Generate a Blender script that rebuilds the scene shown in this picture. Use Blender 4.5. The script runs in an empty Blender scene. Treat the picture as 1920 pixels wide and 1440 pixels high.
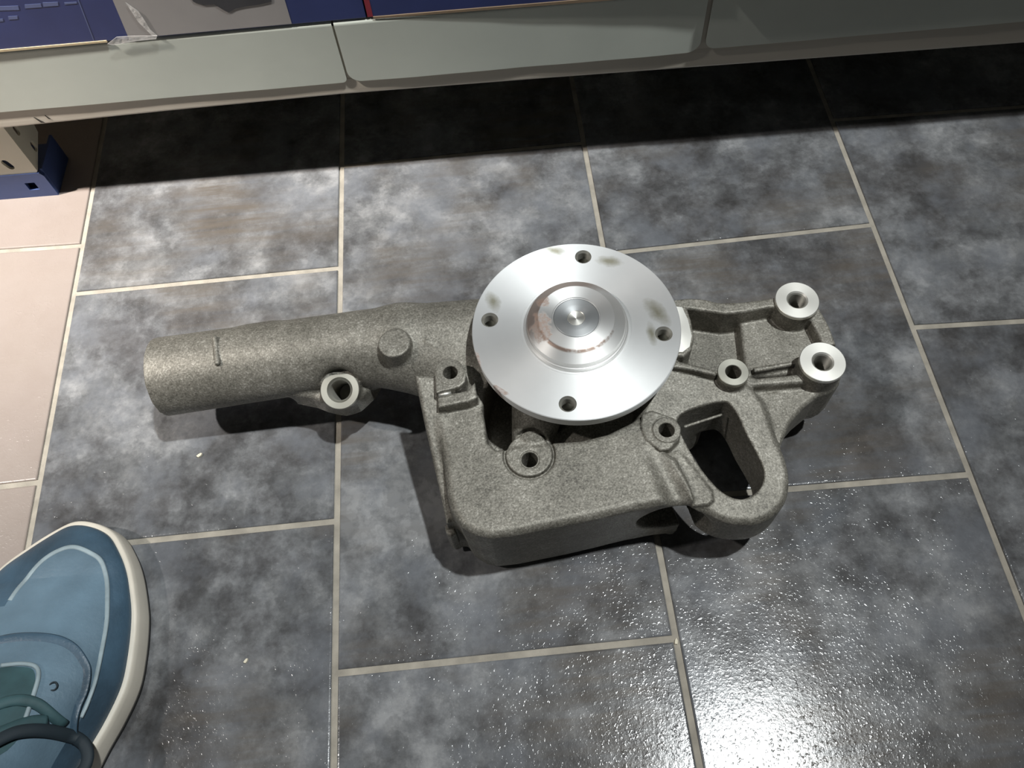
import bpy, bmesh, math, random
import numpy as np
from mathutils import Vector, Matrix
from mathutils.geometry import tessellate_polygon
from mathutils.bvhtree import BVHTree

# ---------------------------------------------------------------- camera, light, exposure
scene = bpy.context.scene
C = scene.collection
cam_data = bpy.data.cameras.new('camera')
cam_data.sensor_fit = 'HORIZONTAL'; cam_data.sensor_width = 36.0
cam_data.lens = 36.0 * 1560 / 1920
cam_data.clip_start = 0.01
cam = bpy.data.objects.new('camera', cam_data); C.objects.link(cam)
cam.location = (0.11911, -0.38855, 0.49968)
cam.rotation_euler = (0.49843, 0.04858, -0.09311)
scene.camera = cam

world = bpy.data.worlds.new('world'); scene.world = world; world.use_nodes = True
world.node_tree.nodes['Background'].inputs[0].default_value = (0.95, 1.0, 1.0, 1)
world.node_tree.nodes['Background'].inputs[1].default_value = 0.03

def aim(o, target):
    d = Vector(target) - o.location
    o.rotation_euler = d.to_track_quat('-Z', 'Y').to_euler()

l = bpy.data.lights.new('ceiling_lamp', 'SPOT'); l.shadow_soft_size = 0.035; l.energy = 290
l.spot_size = math.radians(43); l.spot_blend = 1.0
l.color = (0.96, 1.0, 1.0)
main_lamp = bpy.data.objects.new('ceiling_lamp', l); C.objects.link(main_lamp)
main_lamp.location = (0.78, -0.26, 2.6); aim(main_lamp, (-0.14, 0.24, 0))
l = bpy.data.lights.new('ceiling_spot', 'SPOT'); l.shadow_soft_size = 0.06; l.energy = 1080
l.color = (1.0, 0.93, 0.86); l.spot_size = math.radians(19); l.spot_blend = 1.0
side_lamp = bpy.data.objects.new('ceiling_spot', l); C.objects.link(side_lamp)
side_lamp.location = (-1.9, -0.25, 2.6); aim(side_lamp, (-0.33, 0.225, 0))

l = bpy.data.lights.new('spot_fill', 'POINT'); l.shadow_soft_size = 0.06; l.energy = 90      # added dim fill that widens the side spot's light
l.color = (1.0, 0.95, 0.9)
fill_lamp = bpy.data.objects.new('spot_fill', l); C.objects.link(fill_lamp); fill_lamp.location = (-1.9, -0.27, 2.6)

vs = scene.view_settings
vs.view_transform = 'Standard'; vs.look = 'None'; vs.gamma = 1.0; vs.use_curve_mapping = False
vs.exposure = 0.0

# ---------------------------------------------------------------- helpers
MM = 0.001
rng = random.Random(7)

def link(name, me, mat=None, parent=None, loc=(0, 0, 0)):
    o = bpy.data.objects.new(name, me); C.objects.link(o)
    if mat is not None: me.materials.append(mat)
    if parent is not None: o.parent = parent
    o.location = loc
    return o

def mesh(name, verts, faces, smooth=False, scale=MM):
    me = bpy.data.meshes.new(name)
    me.from_pydata([(v[0]*scale, v[1]*scale, v[2]*scale) for v in verts], [], faces)
    me.validate(); me.update()
    if smooth:
        me.polygons.foreach_set('use_smooth', [True]*len(me.polygons))
    return me

def empty(name, loc=(0, 0, 0), rz=0.0):
    o = bpy.data.objects.new(name, None); C.objects.link(o)
    o.location = loc; o.rotation_euler = (0, 0, rz); o.empty_display_size = 0.02
    return o

def tag(o, label, cat, group=None):
    o['label'] = label; o['category'] = cat
    if group: o['group'] = group
    return o

def bevel(o, w, seg=2):
    m = o.modifiers.new('bevel', 'BEVEL'); m.width = w*MM; m.segments = seg; m.limit_method = 'ANGLE'
    m.angle_limit = math.radians(40)
    return o

def box_mesh(name, x0, x1, y0, y1, z0, z1):
    v = [(x, y, z) for z in (z0, z1) for y in (y0, y1) for x in (x0, x1)]
    f = [(0, 2, 3, 1), (4, 5, 7, 6), (0, 1, 5, 4), (2, 6, 7, 3), (0, 4, 6, 2), (1, 3, 7, 5)]
    return mesh(name, v, f)

def prism(name, poly, z0, z1, holes=()):
    """extruded outline with holes (mm)"""
    loops = [list(poly)] + [list(h) for h in holes]
    def area(p): return sum(p[i][0]*p[(i+1) % len(p)][1]-p[(i+1) % len(p)][0]*p[i][1] for i in range(len(p)))
    if area(loops[0]) < 0: loops[0].reverse()
    for h in loops[1:]:
        if area(h) > 0: h.reverse()
    flat = [p for lp in loops for p in lp]; n = len(flat)
    tris = tessellate_polygon([[Vector((p[0], p[1], 0)) for p in lp] for lp in loops])
    v = [(p[0], p[1], z1) for p in flat] + [(p[0], p[1], z0) for p in flat]
    f = []
    for t in tris:
        a, b, c = [flat[i] for i in t]
        s = (b[0]-a[0])*(c[1]-a[1])-(b[1]-a[1])*(c[0]-a[0])
        if abs(s) < 1e-9: continue
        t = tuple(t) if s > 0 else tuple(reversed(t))
        f.append(t); f.append(tuple(n+i for i in reversed(t)))
    k = 0
    for lp in loops:
        m = len(lp)
        for i in range(m):
            a, b = k+i, k+(i+1) % m
            f.append((a, n+a, n+b, b))
        k += m
    return mesh(name, v, f)

def circle(cx, cy, r, n=32, a0=0.0):
    return [(cx+r*math.cos(a0+2*math.pi*i/n), cy+r*math.sin(a0+2*math.pi*i/n)) for i in range(n)]

def lathe(name, prof, n=64, smooth=True, closed=False):
    """prof: list of (r, z) mm; sharp edges where the angle is large (handled by flags below)"""
    v, f = [], []
    for r, z in prof:
        for i in range(n):
            a = 2*math.pi*i/n
            v.append((r*math.cos(a), r*math.sin(a), z))
    m = len(prof)
    for k in range(m-1 if not closed else m):
        k2 = (k+1) % m
        for i in range(n):
            j = (i+1) % n
            f.append((k*n+i, k*n+j, k2*n+j, k2*n+i))
    me = mesh(name, v, f, smooth)
    return me

def sharp(me, deg=35):
    me.set_sharp_from_angle(angle=math.radians(deg)); return me

def tube(name, pts, r, n=8, smooth=True, closed=False, flat=1.0):
    """tube through points (mm)"""
    P = [Vector(p) for p in pts]; v, f = [], []
    m = len(P)
    for i, p in enumerate(P):
        if closed: d = P[(i+1) % m]-P[i-1]
        else: d = P[min(i+1, m-1)]-P[max(i-1, 0)]
        d.normalize()
        up = Vector((0, 0, 1))
        if abs(d.z) > 0.95: up = Vector((0, 1, 0))
        e1 = d.cross(up).normalized(); e2 = e1.cross(d)
        rr = r[i] if isinstance(r, (list, tuple)) else r
        for k in range(n):
            a = 2*math.pi*k/n
            v.append(p+e1*(rr*math.cos(a))+e2*(rr*flat*math.sin(a)))
    for i in range(m if closed else m-1):
        j = (i+1) % m
        for k in range(n):
            k2 = (k+1) % n
            f.append((i*n+k, i*n+k2, j*n+k2, j*n+k))
    if not closed:
        f.append(tuple(range(n))[::-1]); f.append(tuple((m-1)*n+k for k in range(n)))
    return mesh(name, v, f, smooth)

# ---------------------------------------------------------------- materials
def new_mat(name):
    m = bpy.data.materials.new(name); m.use_nodes = True
    nt = m.node_tree
    return m, nt, nt.nodes['Principled BSDF']

def N(nt, t, **kw):
    n = nt.nodes.new(t)
    for k, v in kw.items():
        if k in n.inputs.keys(): n.inputs[k].default_value = v
        else: setattr(n, k, v)
    return n

def L(nt, a, b): nt.links.new(a, b)

def ramp(nt, src, stops):
    n = nt.nodes.new('ShaderNodeValToRGB'); cr = n.color_ramp
    while len(cr.elements) < len(stops): cr.elements.new(0.5)
    for e, (p, c) in zip(cr.elements, stops):
        e.position = p; e.color = (*c, 1) if len(c) == 3 else c
    L(nt, src, n.inputs[0]); return n

def g(v): return (v, v, v)

def mix(nt, fac, a, b):
    n = nt.nodes.new('ShaderNodeMix'); n.data_type = 'RGBA'
    for s, x in ((n.inputs[0], fac), (n.inputs[6], a), (n.inputs[7], b)):
        if hasattr(x, 'is_linked'): L(nt, x, s)
        elif isinstance(x, (int, float)): s.default_value = x
        else: s.default_value = (*x, 1)
    return n.outputs[2]

def mth(nt, op, a, b=None, clamp=False):
    n = nt.nodes.new('ShaderNodeMath'); n.operation = op; n.use_clamp = clamp
    for i, x in enumerate((a, b)):
        if x is None: continue
        if hasattr(x, 'is_linked'): L(nt, x, n.inputs[i])
        else: n.inputs[i].default_value = x
    return n.outputs[0]

def coords(nt): return nt.nodes.new('ShaderNodeTexCoord').outputs['Object']

def noise(nt, vec, scale, detail=4, rough=0.55, dist=0.0):
    n = nt.nodes.new('ShaderNodeTexNoise')
    n.inputs['Scale'].default_value = scale; n.inputs['Detail'].default_value = detail
    n.inputs['Roughness'].default_value = rough; n.inputs['Distortion'].default_value = dist
    L(nt, vec, n.inputs['Vector']); return n.outputs['Fac']

def simple(name, col, rough=0.5, metal=0.0, var=0.12, vscale=60, bump=0.0, bscale=800, spec=0.5):
    m, nt, b = new_mat(name)
    v = coords(nt)
    nz = noise(nt, v, vscale, 5)
    r = ramp(nt, nz, [(0.3, tuple(c*(1-var) for c in col)), (0.7, tuple(min(1, c*(1+var)) for c in col))])
    L(nt, r.outputs[0], b.inputs['Base Color'])
    b.inputs['Roughness'].default_value = rough; b.inputs['Metallic'].default_value = metal
    b.inputs['Specular IOR Level'].default_value = spec
    if bump:
        bp = N(nt, 'ShaderNodeBump'); bp.inputs['Strength'].default_value = 1.0; bp.inputs['Distance'].default_value = bump
        L(nt, noise(nt, v, bscale, 3), bp.inputs['Height']); L(nt, bp.outputs[0], b.inputs['Normal'])
    return m

def make_tile_mat(name, stops, blue, brown, rough, glossy=0.5, patch=1.0):
    m, nt, b = new_mat(name)
    v0 = coords(nt)
    oi = nt.nodes.new('ShaderNodeObjectInfo')
    off = nt.nodes.new('ShaderNodeVectorMath'); off.operation = 'SCALE'
    comb = nt.nodes.new('ShaderNodeCombineXYZ')
    L(nt, oi.outputs['Random'], comb.inputs[0]); L(nt, mth(nt, 'MULTIPLY', oi.outputs['Random'], 7.3), comb.inputs[1])
    L(nt, mth(nt, 'MULTIPLY', oi.outputs['Random'], 3.1), comb.inputs[2])
    L(nt, comb.outputs[0], off.inputs[0]); off.inputs['Scale'].default_value = 5.0
    add = nt.nodes.new('ShaderNodeVectorMath'); add.operation = 'ADD'
    L(nt, v0, add.inputs[0]); L(nt, off.outputs[0], add.inputs[1]); v = add.outputs[0]
    big = noise(nt, v, 13, 2, 0.5, 0.2)
    mid = noise(nt, v, 46, 8, 0.68, 0.0)
    fine = noise(nt, v, 260, 4, 0.6)
    s = mth(nt, 'ADD', mth(nt, 'MULTIPLY', big, 0.42), mth(nt, 'ADD', mth(nt, 'MULTIPLY', mid, 0.5), mth(nt, 'MULTIPLY', fine, 0.10)))
    base = ramp(nt, s, stops).outputs[0]
    pt = ramp(nt, noise(nt, v, 31, 7, 0.60, 0.0), [(0.45, g(1-0.20*patch)), (0.485, g(1.0)), (0.53, g(1.0)), (0.56, g(1+0.20*patch))]).outputs[0]
    mul = nt.nodes.new('ShaderNodeMix'); mul.data_type = 'RGBA'; mul.blend_type = 'MULTIPLY'; mul.inputs[0].default_value = 1.0
    L(nt, base, mul.inputs[6]); L(nt, pt, mul.inputs[7]); base = mul.outputs[2]
    t1 = ramp(nt, noise(nt, v, 24, 4, 0.6), [(0.48, g(0)), (0.66, g(1))]).outputs[0]
    base = mix(nt, mth(nt, 'MULTIPLY', t1, 0.55), base, blue)
    # brownish fired streaks along the tile
    mp = N(nt, 'ShaderNodeMapping'); mp.inputs['Scale'].default_value = (12, 150, 10); L(nt, v, mp.inputs[0])
    st = noise(nt, mp.outputs[0], 1.0, 4, 0.6)
    t2 = mth(nt, 'MULTIPLY', ramp(nt, noise(nt, v, 9, 3), [(0.5, g(0)), (0.68, g(1))]).outputs[0], ramp(nt, st, [(0.4, g(0.25)), (0.62, g(0.9))]).outputs[0])
    base = mix(nt, t2, base, brown)
    L(nt, base, b.inputs['Base Color'])
    rr = ramp(nt, mid, [(0.3, g(rough*0.85)), (0.7, g(rough*1.15))]).outputs[0]
    L(nt, rr, b.inputs['Roughness'])
    b.inputs['Specular IOR Level'].default_value = glossy
    # pebbly glaze relief that breaks the lamp's reflection into sparks
    h1 = noise(nt, v, 420, 2, 0.5); h2 = noise(nt, v, 1300, 1, 0.5)
    peb = ramp(nt, noise(nt, v, 520, 1, 0.5, 0.6), [(0.56, g(0)), (0.80, g(1))]).outputs[0]
    hh = mth(nt, 'ADD', mth(nt, 'ADD', mth(nt, 'MULTIPLY', h1, 0.30), mth(nt, 'MULTIPLY', h2, 0.09)), mth(nt, 'MULTIPLY', mth(nt, 'MULTIPLY', peb, ramp(nt, noise(nt, v, 45, 2), [(0.42, g(0.35)), (0.62, g(1))]).outputs[0]), 0.50))
    bp = N(nt, 'ShaderNodeBump'); bp.inputs['Strength'].default_value = 1.0; bp.inputs['Distance'].default_value = 0.00019
    L(nt, hh, bp.inputs['Height']); L(nt, bp.outputs[0], b.inputs['Normal'])
    return m

M = {}
M['tile'] = make_tile_mat('slate_grey_tile', [(0.38, (0.060, 0.058, 0.058)), (0.47, (0.102, 0.102, 0.105)), (0.545, (0.160, 0.163, 0.168)), (0.63, (0.25, 0.252, 0.255))],
                          (0.165, 0.175, 0.195), (0.115, 0.100, 0.085), 0.17, 0.55)
M['beige_tile'] = make_tile_mat('beige_tile', [(0.3, (0.265, 0.220, 0.195)), (0.7, (0.285, 0.243, 0.218))], (0.28, 0.235, 0.213), (0.27, 0.228, 0.20), 0.35, 0.4, 0.04)
M['grout'] = simple('pale_grout', (0.34, 0.31, 0.26), 0.85, var=0.22, vscale=70, bump=0.0003, bscale=900)

def make_cast():
    m, nt, b = new_mat('sand_cast_iron')
    v = coords(nt)
    n1 = noise(nt, v, 30, 4); n2 = noise(nt, v, 900, 3, 0.7); n3 = noise(nt, v, 260, 3, 0.6)
    s = mth(nt, 'ADD', mth(nt, 'MULTIPLY', n1, 0.25), mth(nt, 'ADD', mth(nt, 'MULTIPLY', n2, 0.55), mth(nt, 'MULTIPLY', n3, 0.2)))
    c = ramp(nt, s, [(0.33, (0.055, 0.050, 0.042)), (0.46, (0.165, 0.155, 0.130)), (0.56, (0.26, 0.245, 0.21)), (0.66, (0.50, 0.48, 0.43))]).outputs[0]
    L(nt, c, b.inputs['Base Color'])
    b.inputs['Metallic'].default_value = 0.35; b.inputs['Roughness'].default_value = 0.52
    bp = N(nt, 'ShaderNodeBump'); bp.inputs['Strength'].default_value = 0.8; bp.inputs['Distance'].default_value = 0.00022
    L(nt, mth(nt, 'ADD', n2, mth(nt, 'MULTIPLY', n3, 0.7)), bp.inputs['Height']); L(nt, bp.outputs[0], b.inputs['Normal'])
    return m
M['cast'] = make_cast()

def blob(nt, v, centre, rx, ry, ang, wob=0.9, lo=0.15):
    """soft irregular patch in the object's own xy (metres): 1 inside"""
    mp = N(nt, 'ShaderNodeMapping', vector_type='TEXTURE')
    mp.inputs['Location'].default_value = (centre[0], centre[1], 0)
    mp.inputs['Rotation'].default_value = (0, 0, ang); mp.inputs['Scale'].default_value = (rx, ry, 1)
    L(nt, v, mp.inputs[0])
    sep = N(nt, 'ShaderNodeSeparateXYZ'); L(nt, mp.outputs[0], sep.inputs[0])
    d = mth(nt, 'SQRT', mth(nt, 'ADD', mth(nt, 'POWER', mth(nt, 'ABSOLUTE', sep.outputs[0]), 2), mth(nt, 'POWER', mth(nt, 'ABSOLUTE', sep.outputs[1]), 2)))
    d = mth(nt, 'ADD', d, mth(nt, 'MULTIPLY', mth(nt, 'SUBTRACT', noise(nt, v, 150, 4, 0.6), 0.5), wob*2))
    return ramp(nt, d, [(lo, g(1)), (1.0, g(0))]).outputs[0]

def radial(nt, v):
    sep = N(nt, 'ShaderNodeSeparateXYZ'); L(nt, v, sep.inputs[0])
    return mth(nt, 'SQRT', mth(nt, 'ADD', mth(nt, 'MULTIPLY', sep.outputs[0], sep.outputs[0]), mth(nt, 'MULTIPLY', sep.outputs[1], sep.outputs[1]))), sep

def make_turned(name, col, rough, aniso, stains=(), rust=None, rings=True, bands=()):
    m, nt, b = new_mat(name)
    v = coords(nt)
    r, sep = radial(nt, v)
    c = None
    nz = noise(nt, v, 35, 4)
    c = ramp(nt, nz, [(0.3, tuple(x*0.93 for x in col)), (0.7, col)]).outputs[0]
    rgh = rough; metal = 1.0
    for (cx, cy, rx, ry, ang) in stains:
        f = mth(nt, 'MULTIPLY', blob(nt, v, (cx*MM, cy*MM), rx*MM, ry*MM, ang, 0.5), 0.8)
        c = mix(nt, f, c, (0.30, 0.28, 0.19))
    for (r0, r1, dx, dy, amt, nz_, ns_) in bands:
        w_ = ramp(nt, mth(nt, 'MULTIPLY', r, 1/(40*MM)), [(r0/40-0.012, g(0)), (r0/40+0.008, g(1)), (r1/40-0.008, g(1)), (r1/40+0.008, g(0))]).outputs[0]
        side = mth(nt, 'ADD', mth(nt, 'MULTIPLY', sep.outputs[0], float(dx)), mth(nt, 'MULTIPLY', sep.outputs[1], float(dy)))
        side = mth(nt, 'ADD', side, mth(nt, 'MULTIPLY', mth(nt, 'SUBTRACT', noise(nt, v, ns_, 4, 0.6), 0.5), nz_))
        side = ramp(nt, side, [(0.05, g(0)), (0.4, g(1))]).outputs[0]
        c = mix(nt, mth(nt, 'MULTIPLY', mth(nt, 'MULTIPLY', w_, side), amt), c, (0.34, 0.25, 0.205))
    met = None
    if rust:
        f = None
        for (cx, cy, rx, ry, ang) in rust:
            q = blob(nt, v, (cx*MM, cy*MM), rx*MM, ry*MM, ang, 1.2, 0.75)
            f = q if f is None else mth(nt, 'MAXIMUM', f, q)
        rn = ramp(nt, noise(nt, v, 420, 4, 0.7), [(0.42, g(0)), (0.56, g(1))]).outputs[0]
        f = mth(nt, 'MULTIPLY', f, mth(nt, 'ADD', mth(nt, 'MULTIPLY', rn, 0.45), 0.55))
        c = mix(nt, mth(nt, 'MULTIPLY', f, 0.8), c, (0.27, 0.17, 0.125))
        met = mth(nt, 'SUBTRACT', 1.0, mth(nt, 'MULTIPLY', f, 0.8))
        L(nt, met, b.inputs['Metallic'])
    else: b.inputs['Metallic'].default_value = 1.0
    L(nt, c, b.inputs['Base Color'])
    b.inputs['Roughness'].default_value = rough
    b.inputs['Anisotropic'].default_value = aniso; b.inputs['Anisotropic Rotation'].default_value = 0.25
    tg = nt.nodes.new('ShaderNodeTangent'); tg.direction_type = 'RADIAL'; tg.axis = 'Z'
    L(nt, tg.outputs[0], b.inputs['Tangent'])
    if rings:
        comb = nt.nodes.new('ShaderNodeCombineXYZ'); L(nt, r, comb.inputs[0])
        rn = noise(nt, comb.outputs[0], 2600, 2, 0.6)
        bp = N(nt, 'ShaderNodeBump'); bp.inputs['Strength'].default_value = 0.35; bp.inputs['Distance'].default_value = 0.00003
        L(nt, rn, bp.inputs['Height']); L(nt, bp.outputs[0], b.inputs['Normal'])
    return m

# ---------------------------------------------------------------- floor
VLINES = {0: (-0.01152, -200.26147), 1: (0.00466, 1.26096), 2: (-0.00229, 198.76894), 3: (-0.00308, 400.0575)}          # x = k*y + c  (mm)
def vline(i):
    if i in VLINES: return VLINES[i]
    if i < 0: return (-0.01, -201.0+i*201.0)
    return (-0.003, 400.0+(i-3)*200.5)
HROWS = {0: [(-0.006, 400.0), (-0.006, 200.0), (-0.00905, -0.68348), (-0.00283, -200.39043), (-0.003, -400.0), (-0.003, -600.0)],
         1: [(-0.008, 502.0), (-0.008, 302.0), (-0.010, 101.5), (-0.003, -93.6), (-0.00288, -293.60228), (-0.003, -493.6), (-0.003, -694)],
         2: [(-0.003, 386.0), (-0.004, 186.0), (0.00454, -14.24102), (-0.02617, -203.26597), (-0.02, -404.0), (-0.01, -604.0)],
         3: [(-0.02, 504.0), (-0.03, 308.0), (-0.045, 114.0), (-0.05561, -81.27189), (-0.05, -284.0), (-0.03, -494.0), (-0.03, -694.0)],
         -1: [(0.0, 446.0), (0.0, 240.0), (-0.0466, 37.85), (0.01228, -148.84), (0.0, -350.0), (0.0, -551.0)]}
def hrows(c):
    if c in HROWS: return HROWS[c]
    s = 0.0 if c % 2 == 0 else 92.0
    return [(-0.005, 402.0+s-200.5*k) for k in range(6)]
def isect(vl, hl):
    # x = k y + c ; y = m x + d
    y = (hl[0]*vl[1]+hl[1])/(1-hl[0]*vl[0])
    return (vl[0]*y+vl[1], y)

floor = link('floor', mesh('floor', [(-1420, -900, -1.3), (1500, -900, -1.3), (1500, 560, -1.3), (-1420, 560, -1.3),
                                      (-1420, -900, -12), (1500, -900, -12), (1500, 560, -12), (-1420, 560, -12)],
                           [(0, 1, 2, 3), (7, 6, 5, 4), (0, 4, 5, 1), (1, 5, 6, 2), (2, 6, 7, 3), (3, 7, 4, 0)]), M['grout'])
floor['kind'] = 'structure'
floor['label'] = 'grey and beige tiled shop floor with pale grout joints'

def tile(quad, mat):
    cx = sum(p[0] for p in quad)/4; cy = sum(p[1] for p in quad)/4
    lp = [(p[0]-cx, p[1]-cy) for p in quad]
    def inset(d):
        out = []
        for i in range(4):
            p0, p1, p2 = Vector(lp[i-1]), Vector(lp[i]), Vector(lp[(i+1) % 4])
            e1 = (p1-p0).normalized(); e2 = (p2-p1).normalized()
            n1 = Vector((-e1.y, e1.x)); n2 = Vector((-e2.y, e2.x))
            bis = (n1+n2); bis = bis/(bis.length_squared/2)
            out.append(p1+bis*d)
        return out
    rings = [(2.0, -1.6), (2.0, -0.55), (2.45, -0.14), (3.1, 0.0)]
    v, f = [], []
    for d, z in rings:
        v += [(p.x, p.y, z) for p in inset(d)]
    for k in range(3):
        for i in range(4):
            j = (i+1) % 4
            f.append((k*4+i, k*4+j, k*4+4+j, k*4+4+i))
    f.append((12, 13, 14, 15))
    o = link('tile', mesh('tile', v, f), mat, floor, (cx*MM, cy*MM, 0))
    return o
for c in range(-6, 7):
    v0, v1 = vline(c), vline(c+1)
    rows = hrows(c)
    for a, b in zip(rows[:-1], rows[1:]):
        quad = [isect(v0, b), isect(v1, b), isect(v1, a), isect(v0, a)]
        tile(quad, M['tile'] if c >= 0 else M['beige_tile'])

M['wall'] = simple('painted_wall', (0.35, 0.34, 0.32), 0.8)
w = link('wall_back', box_mesh('wall_back', -1300, 1500, 560, 600, -12, 900), M['wall']); w['kind'] = 'structure'

# ---------------------------------------------------------------- the water pump
BX, BY = 160.0, -136.0                       # pump base (mm)
pump = empty('water_pump', (BX*MM, BY*MM, 0))
tag(pump, 'grey cast iron engine water pump with a bright turned drive flange lying on the tiles', 'water pump')

class Field:
    """signed distance of the casting on a regular grid (mm)"""
    def __init__(s, x0, x1, y0, y1, z0, z1, h):
        s.h = h
        s.x = np.arange(x0, x1+h, h, dtype=np.float32); s.y = np.arange(y0, y1+h, h, dtype=np.float32); s.z = np.arange(z0, z1+h, h, dtype=np.float32)
        s.D = np.full((len(s.x), len(s.y), len(s.z)), 12.0, np.float32)
    def win(s, bb, pad):
        out = []
        for a, (lo, hi) in zip((s.x, s.y, s.z), bb):
            i = max(0, int(np.searchsorted(a, lo-pad))); j = min(len(a), int(np.searchsorted(a, hi+pad)))
            out.append(slice(i, max(j, i+1)))
        return tuple(out)
    def apply(s, fn, bb, k, op):
        w = s.win(bb, k+4)
        d = fn(s.x[w[0]][:, None, None], s.y[w[1]][None, :, None], s.z[w[2]][None, None, :]).astype(np.float32)
        A = s.D[w]
        if op == '-': A = -A
        h = np.clip(0.5+0.5*(A-d)/k, 0, 1)
        R = A+(d-A)*h-k*h*(1-h)
        s.D[w] = -R if op == '-' else R
    def add(s, prim, k=2.0): s.apply(prim[0], prim[1], k, '+')
    def sub(s, prim, k=1.0): s.apply(prim[0], prim[1], k, '-')

def poly2d(poly, X, Y):
    n = len(poly); d = None; sgn = np.ones(np.broadcast(X, Y).shape, np.float32)
    for i in range(n):
        ax, ay = poly[i]; bx, by = poly[i-1]
        ex, ey = bx-ax, by-ay; wx, wy = X-ax, Y-ay
        t = np.clip((wx*ex+wy*ey)/(ex*ex+ey*ey+1e-9), 0, 1)
        q = (wx-ex*t)**2+(wy-ey*t)**2
        d = q if d is None else np.minimum(d, q)
        c1 = Y >= ay; c2 = Y < by; c3 = ex*wy > ey*wx
        flip = (c1 & c2 & c3) | (~c1 & ~c2 & ~c3)
        sgn = np.where(flip, -sgn, sgn)
    return sgn*np.sqrt(d)

def smooth_poly(p, per=4):
    out = []; n = len(p)
    for i in range(n):
        a, b, c, d = [np.array(p[(i+k-1) % n]) for k in range(4)]
        for j in range(per):
            t = j/per
            out.append(tuple(0.5*((2*b)+(c-a)*t+(2*a-5*b+4*c-d)*t*t+(3*b-a-3*c+d)*t**3)))
    return out

def ext(poly, z0, z1, r=2.0, grow=0.0, draft=0.0):
    """extruded outline; z1 number or plane (z at base, dz/dx, dz/dy) about the pump base"""
    xs = [p[0] for p in poly]; ys = [p[1] for p in poly]
    zmax = z1 if not isinstance(z1, tuple) else 95
    def fn(X, Y, Z):
        d2 = poly2d(poly, X[:, :, 0], Y[:, :, 0])[:, :, None]-grow
        top = z1 if not isinstance(z1, tuple) else z1[0]+z1[1]*(X-BX)+z1[2]*(Y-BY)
        if draft: d2 = d2+(Z-(top))*draft
        a = d2+r; b = np.maximum(Z-top, z0-Z)+r
        return np.minimum(np.maximum(a, b), 0)+np.hypot(np.maximum(a, 0), np.maximum(b, 0))-r
    return fn, ((min(xs)-grow-8*(draft > 0), max(xs)+grow+8*(draft > 0)), (min(ys)-grow-8*(draft > 0), max(ys)+grow+8*(draft > 0)), (z0, zmax))

def cyl(cx, cy, rad, z0, z1, r=1.0, taper=0.0):
    def fn(X, Y, Z):
        a = np.hypot(X-cx, Y-cy)-rad+(Z-z1)*taper+r; b = np.maximum(Z-z1, z0-Z)+r
        return np.minimum(np.maximum(a, b), 0)+np.hypot(np.maximum(a, 0), np.maximum(b, 0))-r
    R = rad+abs(taper)*(z1-z0)
    return fn, ((cx-R, cx+R), (cy-R, cy+R), (z0, z1))

def rod(p, q, r0, r1, flat=False):
    p = np.array(p, float); q = np.array(q, float); e = q-p; L2 = e@e
    def fn(X, Y, Z):
        t = ((X-p[0])*e[0]+(Y-p[1])*e[1]+(Z-p[2])*e[2])/L2
        tc = np.clip(t, 0, 1)
        d = np.sqrt((X-p[0]-e[0]*tc)**2+(Y-p[1]-e[1]*tc)**2+(Z-p[2]-e[2]*tc)**2)
        d = d-(r0+(r1-r0)*tc)
        if flat:
            ln = math.sqrt(L2)
            d = np.maximum(d, -t*ln)
        return d
    R = max(r0, r1)
    return fn, tuple((min(p[i], q[i])-R, max(p[i], q[i])+R) for i in range(3))

F = Field(-112, 318, -268, -62, -1, 94, 0.75)
FC = (159.6, -136.2)                          # flange axis

# pipe: long tapering neck running into the housing
PA, PB, PC = (-101, -108.5, 46), (55, -108.5, 57.5), (118, -113, 56)
F.add(rod(PA, PB, 25.3, 23.2, flat=True), 0.5)
F.add(rod(PB, PC, 23.2, 26), 6)
F.add(rod((30, -110, 54), (112, -138, 52), 18, 25), 10)
F.add(rod((-40, -103.5, 50.5), (-28, -103.5, 51.5), 20.2, 20.2), 4)                     # slight swelling on the neck
# housing
F.add(cyl(FC[0], FC[1], 52, 0, 74, 4), 6)
F.add(cyl(FC[0], FC[1], 45, 40, 80, 4), 3)
# body block
BODY = [(74.5, -171.1), (78.2, -194.1), (79.4, -219.5), (81.0, -228.3), (85.9, -237.4), (92.8, -242.0), (100.0, -244.3), (112.9, -244.2), (126.8, -242.8), (140.4, -241.6), (159.0, -239.7), (177.8, -237.3), (194.8, -235.8), (210.7, -235.8), (209.5, -227.3), (204.9, -212.5), (197.4, -205.2), (192.3, -191.4), (185.5, -177.0), (173.5, -154.4), (134.0, -142.3), (102.2, -142.1), (88.3, -162.0), (78.6, -167.8)]
F.add(ext(BODY, 2, 73, 5.0, 1.6, -0.05), 4)
# ledge along the left side of the body, falling away towards the front
LEDGE = [(64.1, -146.4), (77.1, -148.0), (81.2, -174.5), (82.4, -215.8), (82.1, -228.9), (75.2, -229.4), (73.5, -215.7), (70.6, -195.7), (67.7, -175.4), (65.6, -158.7)]
F.add(ext(LEDGE, 4, (71.0-0.34*(-171+136)*-1*0, 0.0, 0.0) if False else (84.5, 0.0, 0.30), 2.5), 3)
F.add(ext([(73.2, -226.6), (77.8, -226.5), (79.6, -232.1), (76.5, -234.3), (73.6, -231.4)], 20, 45, 1.5), 1.5)
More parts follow.
